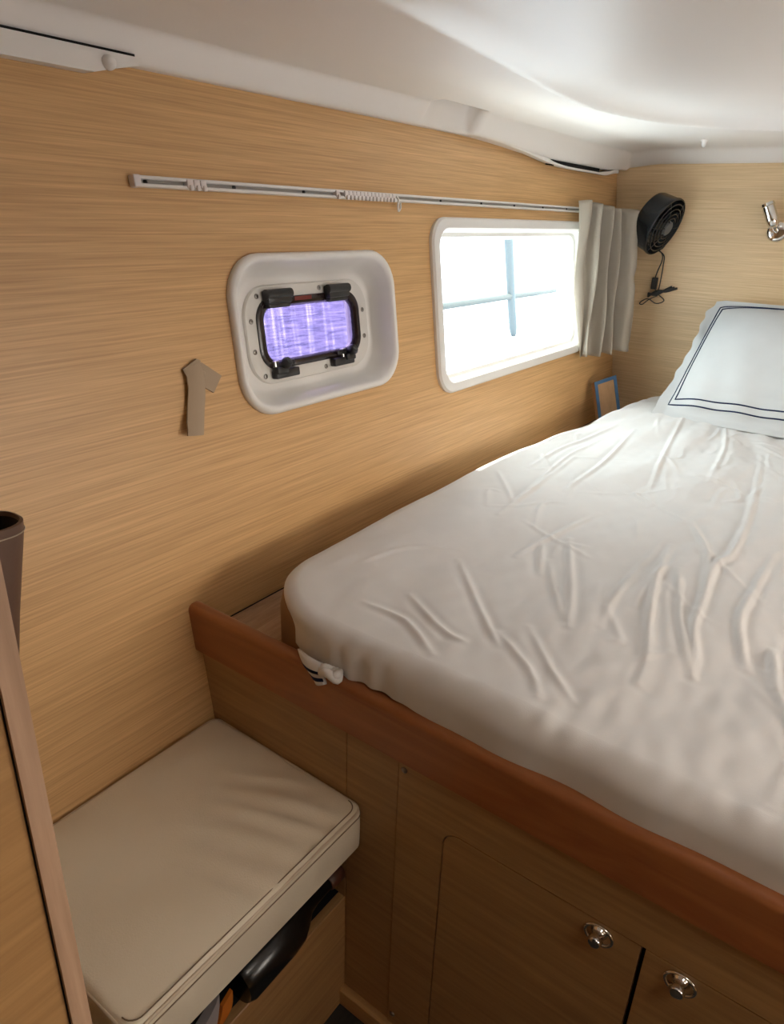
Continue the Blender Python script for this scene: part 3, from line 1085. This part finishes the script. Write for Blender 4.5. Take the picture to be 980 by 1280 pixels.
ca0 = None
for x in [0.800, 0.8135, 0.827] + [1.165] + [1.192 + 0.0125 * k for k in range(14)]:
    o = WP(x, TZ, 0)
    if ca0 is None:
        ca0 = obj('carrier', carrier_geo((x,)), 'carrier', track, smooth=True, auto=40, origin=o)
    else:
        rep(ca0, o, track)
hk = G().tube(catmull([WP(1.362, 0.036, 0.015), WP(1.366, 0.028, 0.018), WP(1.362, 0.016, 0.018), WP(1.369, 0.006, 0.014), WP(1.374, 0.012, 0.016), WP(1.370, 0.022, 0.02)], 6), 0.0022, 8)
obj('curtain_hook', hk, 'plastic', track, smooth=True)

# ------------------------------------------------------------------ curtain
TOP = [(2.315, -0.040), (2.345, -0.070), (2.375, -0.045), (2.385, -0.100), (2.425, -0.040), (2.455, -0.038), (2.460, -0.105), (2.500, -0.045), (2.530, -0.040),
       (2.535, -0.110), (2.580, -0.045), (2.605, -0.040), (2.610, -0.125), (2.650, -0.130), (2.655, -0.050), (2.700, -0.045), (2.760, -0.090)]
BOT = [(2.405, -0.075), (2.402, -0.088), (2.410, -0.082), (2.395, -0.110), (2.440, -0.080), (2.475, -0.085), (2.468, -0.135), (2.515, -0.095), (2.545, -0.095),
       (2.538, -0.145), (2.590, -0.105), (2.612, -0.105), (2.610, -0.165), (2.650, -0.170), (2.652, -0.115), (2.680, -0.125), (2.690, -0.160)]
ta = catmull([(a, b, 0) for a, b in TOP], 6)
ba = catmull([(a, b, 0) for a, b in BOT], 6)
rows = []
for j in range(41):
    t = j / 40
    row = []
    for i in range(len(ta)):
        s = i / (len(ta) - 1)
        e = t ** 0.85
        p = ta[i].lerp(ba[i], e)
        bulge = math.sin(t * math.pi) * math.exp(-(s / 0.10) ** 2)
        p.x -= 0.055 * bulge * (0.5 + 0.5 * t)
        p.y -= 0.004 * math.sin(t * 9 + s * 20)
        # pinch in the outer pleat
        pin = math.exp(-((t - 0.46) / 0.05) ** 2) * math.exp(-((s - 0.86) / 0.07) ** 2)
        p.y += 0.02 * pin
        ztop = 0.060 - 0.022 * s + 0.005 * math.sin(s * 31)
        zbot = -0.442 - 0.004 * math.sin(s * 24) + 0.022 * max(0, s - 0.78) / 0.22
        row.append((p.x, min(p.y, -0.022 + LEAN * min(0, ztop + (zbot - ztop) * t)), ztop + (zbot - ztop) * t))
    rows.append(row)
cu = G().loft(rows, False)
co = tag(obj('curtain', cu, 'curtain', smooth=True, origin=(2.6, -0.1, -0.44)), 'short beige fabric curtain drawn open in pleats beside the large window', 'curtain')
md = co.modifiers.new('cloth_thickness', 'SOLIDIFY')
md.thickness = 0.0012

# ------------------------------------------------------------------ curtain tie strap on the wall
tie = thing('curtain_tie', WP(0.74, -0.355), 'folded taupe fabric curtain tie strap hanging on the wood wall beside the portlight', 'strap')
S1 = [(0.7315, 0.768, -0.249, -0.2415), (0.734, 0.7690, -0.262, -0.258), (0.7335, 0.7685, -0.280, -0.281), (0.7295, 0.7655, -0.300, -0.303), (0.7240, 0.7590, -0.318, -0.322),
      (0.7160, 0.7505, -0.334, -0.339), (0.7115, 0.7440, -0.347, -0.352), (0.7090, 0.7415, -0.356, -0.361)]
lp = []
for k, (xa, xb, za, zb) in enumerate(S1):
    d = 0.006 + 0.012 * (k / 7.0) ** 1.2 + 0.003 * math.sin(k * 1.3)
    front = [WP(xa + (xb - xa) * q, za + (zb - za) * q, d + 0.003 * math.sin(q * 3.1)) for q in np.linspace(0, 1, 6)]
    back = [WP(xa + (xb - xa) * q, za + (zb - za) * q, d - 0.0025) for q in np.linspace(1, 0, 6)]
    lp.append(front + back)
obj('strap', G().loft(lp, True, True, True), 'tie', tie, smooth=True, auto=45)
obj('folded_top', G().plate([(0.7315, -0.249), (0.762, -0.236), (0.770, -0.240), (0.768, -0.2425)], [], WP, 0.001, 0.007), 'tie', tie)
g = G().plate([(0.764, -0.240), (0.774, -0.244), (0.8115, -0.2715), (0.789, -0.2975), (0.764, -0.2805)], [], WP, 0.001, 0.0045)
obj('flap', g, 'tie', tie)
obj('snap', G().lathe(WP(0.772, -0.262, 0.0045), (0, -LC, LS), [(-0.004, 0.005), (0.001, 0.005), (0.002, 0.003), (0.0022, 0.0005)], 14), 'tie', tie, smooth=True)

# ------------------------------------------------------------------ fan on the far wall
FC = Vector((2.70, -0.212, -0.010))
FN = Vector((-0.161, -0.915, -0.377)).normalized()
fan = thing('wall_fan', (2.785, -0.19, -0.10), 'small black round cabin fan with grille on the far wood wall', 'fan')
FR = 0.098
hsg = G().lathe(FC, FN, [(-0.074, 0.050), (-0.074, FR * 0.86), (-0.070, FR * 0.93), (-0.062, FR * 0.96), (-0.012, FR), (-0.004, FR * 1.03), (0.002, FR * 1.02), (0.004, FR * 0.98),
                         (-0.004, FR * 0.93), (-0.056, FR * 0.88), (-0.062, 0.050)], 48, False, False)
hous = obj('housing', hsg, 'fan', fan, smooth=True, auto=45)
obj('motor', G().lathe(FC, FN, [(-0.082, 0.020), (-0.080, 0.050), (-0.060, 0.050), (-0.058, 0.030), (-0.022, 0.028), (-0.021, 0.001)], 28), 'fan', fan, smooth=True, auto=45)
a_ = FN.orthogonal().normalized()
b_ = FN.cross(a_)
rg0 = None
for k, rr in enumerate((0.082, 0.066, 0.050, 0.036)):
    dome = 0.004 + 0.010 * (1 - (rr / FR) ** 2)
    g = G().tube([FC + FN * dome + (a_ * math.cos(q) + b_ * math.sin(q)) * rr for q in np.linspace(0, 2 * math.pi, 49)], 0.0023, 7, False)
    obj('grille_ring', g, 'fan', fan, smooth=True)
for k in range(6):
    q = k * math.pi / 3 + 0.3
    dr = a_ * math.cos(q) + b_ * math.sin(q)
    g = G().tube([FC + dr * rr + FN * (0.003 + 0.010 * (1 - (rr / FR) ** 2)) for rr in np.linspace(0.02, 0.095, 8)], 0.0021, 6)
    obj('grille_spoke', g, 'fan', fan, smooth=True)
obj('hub', G().lathe(FC + FN * 0.008, FN, [(-0.004, 0.024), (0.006, 0.024), (0.009, 0.021), (0.0095, 0.001)], 28), 'fanhub', fan, smooth=True, auto=40)
for k in range(5):
    q0 = k * 2 * math.pi / 5
    loops = []
    for rr in np.linspace(0.022, 0.078, 6):
        w = 0.30 + 0.25 * (rr / 0.08)
        l = []
        for s, h in ((-1, -0.030), (1, -0.014)):
            q = q0 + s * w
            l.append(FC + (a_ * math.cos(q) + b_ * math.sin(q)) * rr + FN * h)
        l += [l[1] - FN * 0.0015, l[0] - FN * 0.0015]
        loops.append(l)
    obj('blade', G().loft(loops, True, True, True), 'fan', fan, smooth=True, auto=40)
br = G().tube([FC - FN * 0.060 - b_ * 0.0, FC - FN * 0.075 + Vector((0.02, 0.0, -0.03)), Vector((2.765, -0.160, -0.045)), Vector((2.785, -0.165, -0.06))], [0.012, 0.012, 0.012, 0.014], 12)
obj('bracket', br, 'fan', fan, smooth=True)
obj('wall_plate', G().lathe((XH + 0.001, -0.168, -0.062), (-1, 0, 0), [(0, 0.032), (0.006, 0.032), (0.012, 0.024), (0.013, 0.002)], 24), 'fan', fan, smooth=True, auto=45)
cordA = catmull([(2.775, -0.175, -0.085), (2.772, -0.197, -0.100), (2.778, -0.200, -0.125), (2.780, -0.190, -0.160), (2.782, -0.185, -0.185)], 6)
ca = obj('cord', G().tube(cordA, 0.0022, 7), 'black', fan, smooth=True)
obj('inline_switch', G().box(2.772, 2.789, -0.196, -0.176, -0.226, -0.184, 0.003), 'black', ca)
cordB = catmull([(2.775, -0.170, -0.085), (2.770, -0.205, -0.105), (2.778, -0.207, -0.14), (2.782, -0.206, -0.19), (2.783, -0.204, -0.235)], 6)
obj('cord', G().tube(cordB, 0.0022, 7), 'black', fan, smooth=True)
lpp = catmull([(2.783, -0.188, -0.215), (2.780, -0.200, -0.238), (2.778, -0.232, -0.262), (2.780, -0.205, -0.276), (2.782, -0.172, -0.262), (2.782, -0.150, -0.272), (2.782, -0.143, -0.282),
               (2.780, -0.155, -0.283), (2.780, -0.178, -0.262), (2.782, -0.205, -0.248)], 7)
obj('cord', G().tube(lpp, 0.0020, 7), 'black', fan, smooth=True)
for k in range(3):
    off = (k - 1) * 0.006
    bu = catmull([(2.778 - 0.003 * k, -0.170, -0.248 + off), (2.776, -0.200, -0.238 - off), (2.776, -0.235, -0.226 + off * 0.6), (2.778, -0.272 + 0.01 * k, -0.214 + off * 0.4)], 6)
    obj('cord_bundle', G().tube(bu, 0.0042, 8), 'black', fan, smooth=True)

# ------------------------------------------------------------------ chrome reading lamp
lamp = thing('reading_lamp', (XH, -0.555, -0.02), 'chrome swivel reading lamp on the far wood wall beyond the fan', 'lamp')
obj('base', G().lathe((XH, -0.558, -0.012), (-1, 0, 0), [(0, 0.033), (0.006, 0.033), (0.011, 0.029), (0.013, 0.020), (0.013, 0.001)], 32), 'chrome', lamp, smooth=True, auto=45)
obj('stem', G().tube(catmull([(XH - 0.010, -0.556, -0.010), (XH - 0.03, -0.552, 0.000), (XH - 0.04, -0.548, 0.018)], 5), 0.007, 12), 'chrome', lamp, smooth=True)
obj('head', G().lathe((XH - 0.045, -0.515, 0.075), (0.0, -0.45, -0.89), [(0.0, 0.016), (0.001, 0.020), (0.010, 0.021), (0.012, 0.019), (0.055, 0.020), (0.075, 0.017), (0.082, 0.008), (0.083, 0.001)], 28), 'chrome', lamp, smooth=True, auto=45)

# ------------------------------------------------------------------ blue-edged picture in the corner
pic = thing('framed_picture', (2.50, -0.19, -0.714), 'small picture with a blue border leaning in the corner behind the bed', 'picture')
TLp, TRp = Vector((2.50, -0.112, -0.545)), Vector((2.58, -0.162, -0.522))
dn = Vector((-0.040, -0.056, -0.142)) * 1.12
ed = Vector((0.018, 0.012, -0.004))


def quad_slab(p, e1, e2, th, off=0.0):
    n = e1.cross(e2).normalized()
    if n.x > 0:
        n = -n
    a = [p + n * off, p + e1 + n * off, p + e1 + e2 + n * off, p + e2 + n * off]
    b = [q - n * th for q in a]
    return G().loft([a, b], True, True, True)


e1 = TRp - TLp
obj('board', quad_slab(TLp, e1, dn, 0.018), 'kraft', pic)
bw = 0.013
l1, l2 = e1.length, dn.length
u1, u2_ = e1 / l1, dn / l2
obj('blue_border', quad_slab(TLp, u1 * l1, u2_ * bw, 0.0015, 0.0015), 'blue', pic)
obj('blue_border', quad_slab(TLp + u2_ * bw, u1 * bw, u2_ * (l2 - bw), 0.0015, 0.0015), 'blue', pic)
obj('blue_border', quad_slab(TLp + u2_ * bw + u1 * (l1 - bw), u1 * bw, u2_ * (l2 - bw), 0.0015, 0.0015), 'blue', pic)

# ------------------------------------------------------------------ bench with cushion
bench = thing('bench_base', (0.44, -0.3, FLOOR), 'oak veneer seat box under the cream cushion beside the bed base', 'bench')
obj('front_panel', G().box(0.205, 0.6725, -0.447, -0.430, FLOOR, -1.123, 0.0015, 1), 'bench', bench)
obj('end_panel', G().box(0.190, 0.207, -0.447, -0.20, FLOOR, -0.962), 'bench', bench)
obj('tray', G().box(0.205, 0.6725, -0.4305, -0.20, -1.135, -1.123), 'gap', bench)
obj('back_ledge', G().box(0.205, 0.6725, -0.36, -0.142, -0.985, -0.962), 'bench', bench)
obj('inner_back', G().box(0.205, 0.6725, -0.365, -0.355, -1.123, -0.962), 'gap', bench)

X, Y, Z = soft_pad(110, 90, 0.236, 0.6715, -0.486, -0.126, 0.018, -0.882, -0.960, 0.012)
cxn, cyn = (X - 0.442) / 0.23, (Y + 0.305) / 0.181
top = sstep(-0.90, -0.882, Z)
crown = np.clip(1 - np.abs(cxn) ** 4, 0, 1) * np.clip(1 - np.abs(cyn) ** 4, 0, 1)
Z = Z + top * (0.010 * crown)
dl = (X * 0.55 - Y * 0.83)
for fx, fy, ang, wd, hh in ((0.600, -0.40, 1.95, 0.011, 0.0045), (0.560, -0.40, 1.95, 0.010, 0.004), (0.515, -0.41, 1.9, 0.012, 0.004), (0.46, -0.41, 1.85, 0.012, 0.003), (0.62, -0.33, 2.1, 0.012, 0.003)):
    ca_, sa_ = math.cos(ang), math.sin(ang)
    al, ac = (X - fx) * ca_ + (Y - fy) * sa_, -(X - fx) * sa_ + (Y - fy) * ca_
    Z += top * hh * (np.exp(-(ac / wd) ** 2) - 0.8 * np.exp(-((ac - 1.8 * wd) / wd) ** 2)) * np.exp(-(al / 0.075) ** 2)
Z += top * 0.0015 * np.sin(X * 23 + Y * 31)
sidew = (Z < -0.895) & (Y < -0.47)
Y = Y - sidew * (0.0025 * np.sin(X * 60 + 1.5 * np.sin(X * 23)) * np.sin(np.clip((Z + 0.96) / 0.078, 0, 1) * math.pi))
cush = tag(obj('seat_cushion', grid_mesh(X, Y, Z), 'leather', smooth=True, origin=(0.44, -0.3, -0.96)), 'cream leather seat cushion with stitched edge seams on the bench', 'cushion')


def rim(off, zz):
    lo = rrect(0.4538, -0.306, 0.4355 - 2 * off, 0.36 - 2 * off, 0.018, 6)
    return [(p[0], p[1], zz) for p in lo]


for off, zz, r, mt in ((0.0025, -0.8868, 0.0026, 'seam'),):
    lo = rim(off, zz)
    obj('piping', G().tube(lo + [lo[0]], r, 8, False), mt, cush, smooth=True)
for off, zz in ((0.0085, -0.8798), (-0.0006, -0.8945)):
    lo = [p for p in rim(off, zz)]
    lo = lo[14:] if off > 0 else lo[16:]      # the end and front edges only
    obj('stitching', G().tube(lo, 0.0009, 6, False), 'thread', cush, smooth=True)

# bottle and cloth in the open tray under the cushion
bt = thing('bottle', (0.5, -0.437, -1.115), 'dark glossy bottle with a brown cap lying in the slot under the seat cushion', 'bottle')
BD = Vector((-1.0, 0.0, -0.02)).normalized()
BO = Vector((0.668, -0.436, -1.058))
obj('body', G().lathe(BO, BD, [(0.034, 0.0125), (0.07, 0.0135), (0.088, 0.017), (0.105, 0.028), (0.125, 0.038), (0.15, 0.0405), (0.232, 0.0405), (0.242, 0.036), (0.244, 0.002)], 32), 'bottle', bt, smooth=True, auto=50)
obj('cap', G().lathe(BO, BD, [(0.0, 0.002), (0.0005, 0.0145), (0.003, 0.0165), (0.030, 0.0165), (0.034, 0.0145), (0.036, 0.002)], 24), 'capsule', bt, smooth=True, auto=40)

cl = thing('folded_cloth', (0.38, -0.44, -1.12), 'orange and grey folded cloth poking out under the seat cushion', 'cloth')
lp = []
for k in range(12):
    t = k / 11
    x = 0.405 - 0.055 * t + 0.012 * math.sin(t * 3)
    z = -1.035 - 0.085 * t
    lp.append([(x, -0.458 - 0.004 * math.sin(t * 6), z), (x - 0.022, -0.462, z - 0.004), (x - 0.022, -0.456, z - 0.004), (x, -0.452, z)])
obj('orange_edge', G().loft(lp, True, True, True), 'orange', cl, smooth=True, auto=50)
lp = []
for k in range(10):
    t = k / 9
    x = 0.385 - 0.09 * t
    z = -1.035 - 0.05 * t
    lp.append([(x, -0.454 - 0.006 * math.sin(t * 5), z + 0.012), (x - 0.006, -0.458, z - 0.035), (x - 0.004, -0.449, z - 0.035), (x + 0.002, -0.446, z + 0.012)])
obj('grey_fold', G().loft(lp, True, True, True), 'greycloth', cl, smooth=True, auto=50)

# ------------------------------------------------------------------ locker panel at the near end, with its edge trim
PY = -0.62
lk = thing('locker_panel', (0.05, PY, FLOOR), 'oak veneer locker side panel with pale edge strip next to the seat cushion', 'panel')
obj('panel', G().box(-0.45, 0.142, PY, PY + 0.016, FLOOR, 0.02), 'bench', lk)
obj('edge_strip', G().loft([[(x, PY - 0.004, z), (x + 0.0145, PY - 0.002, z), (x + 0.016, PY + 0.002, z), (x + 0.016, PY + 0.018, z), (x, PY + 0.018, z)] for x, z in ((0.123, FLOOR), (0.1385, -0.2), (0.140, 0.02))], True, True, True), 'edge', lk)
obj('shadow_joint', G().loft([[(x - 0.0009, PY - 0.0008, z), (x + 0.001, PY - 0.0008, z), (x + 0.001, PY + 0.01, z), (x - 0.0009, PY + 0.01, z)] for x, z in ((0.123, FLOOR), (0.1385, -0.2), (0.140, 0.02))], True, True, True), 'gap', lk)

# brown leather caddy hung on the wall behind the panel
cd = thing('leather_caddy', (0.30, -0.12, -0.60), 'brown stitched leather open caddy hung on the wall behind the locker panel', 'caddy')


def caddy_loop(z, s, off=0.0):
    w, dp = 0.16 * s - 2 * off, 0.075 * s - 2 * off
    return [(p[0], p[1], z) for p in rrect(0.398 - 0.08 - (1 - s) * 0.06, -0.062 - 0.0375, w, dp, 0.030, 6)]


lps = [caddy_loop(-0.61, 0.70), caddy_loop(-0.52, 0.82), caddy_loop(-0.40, 0.99), caddy_loop(-0.385, 1.0), caddy_loop(-0.384, 1.0, 0.003), caddy_loop(-0.60, 0.70, 0.004)]
obj('shell', G().loft(lps, True, True, True), 'brown', cd, smooth=True, auto=50)
obj('lining', G().loft([caddy_loop(-0.390, 0.995, 0.0036), caddy_loop(-0.59, 0.71, 0.0048)], True, False, True), 'gap', cd)
lo = caddy_loop(-0.397, 0.994, -0.0006)
obj('stitching', G().tube(lo + [lo[0]], 0.0009, 6, False), 'stitch', cd, smooth=True)
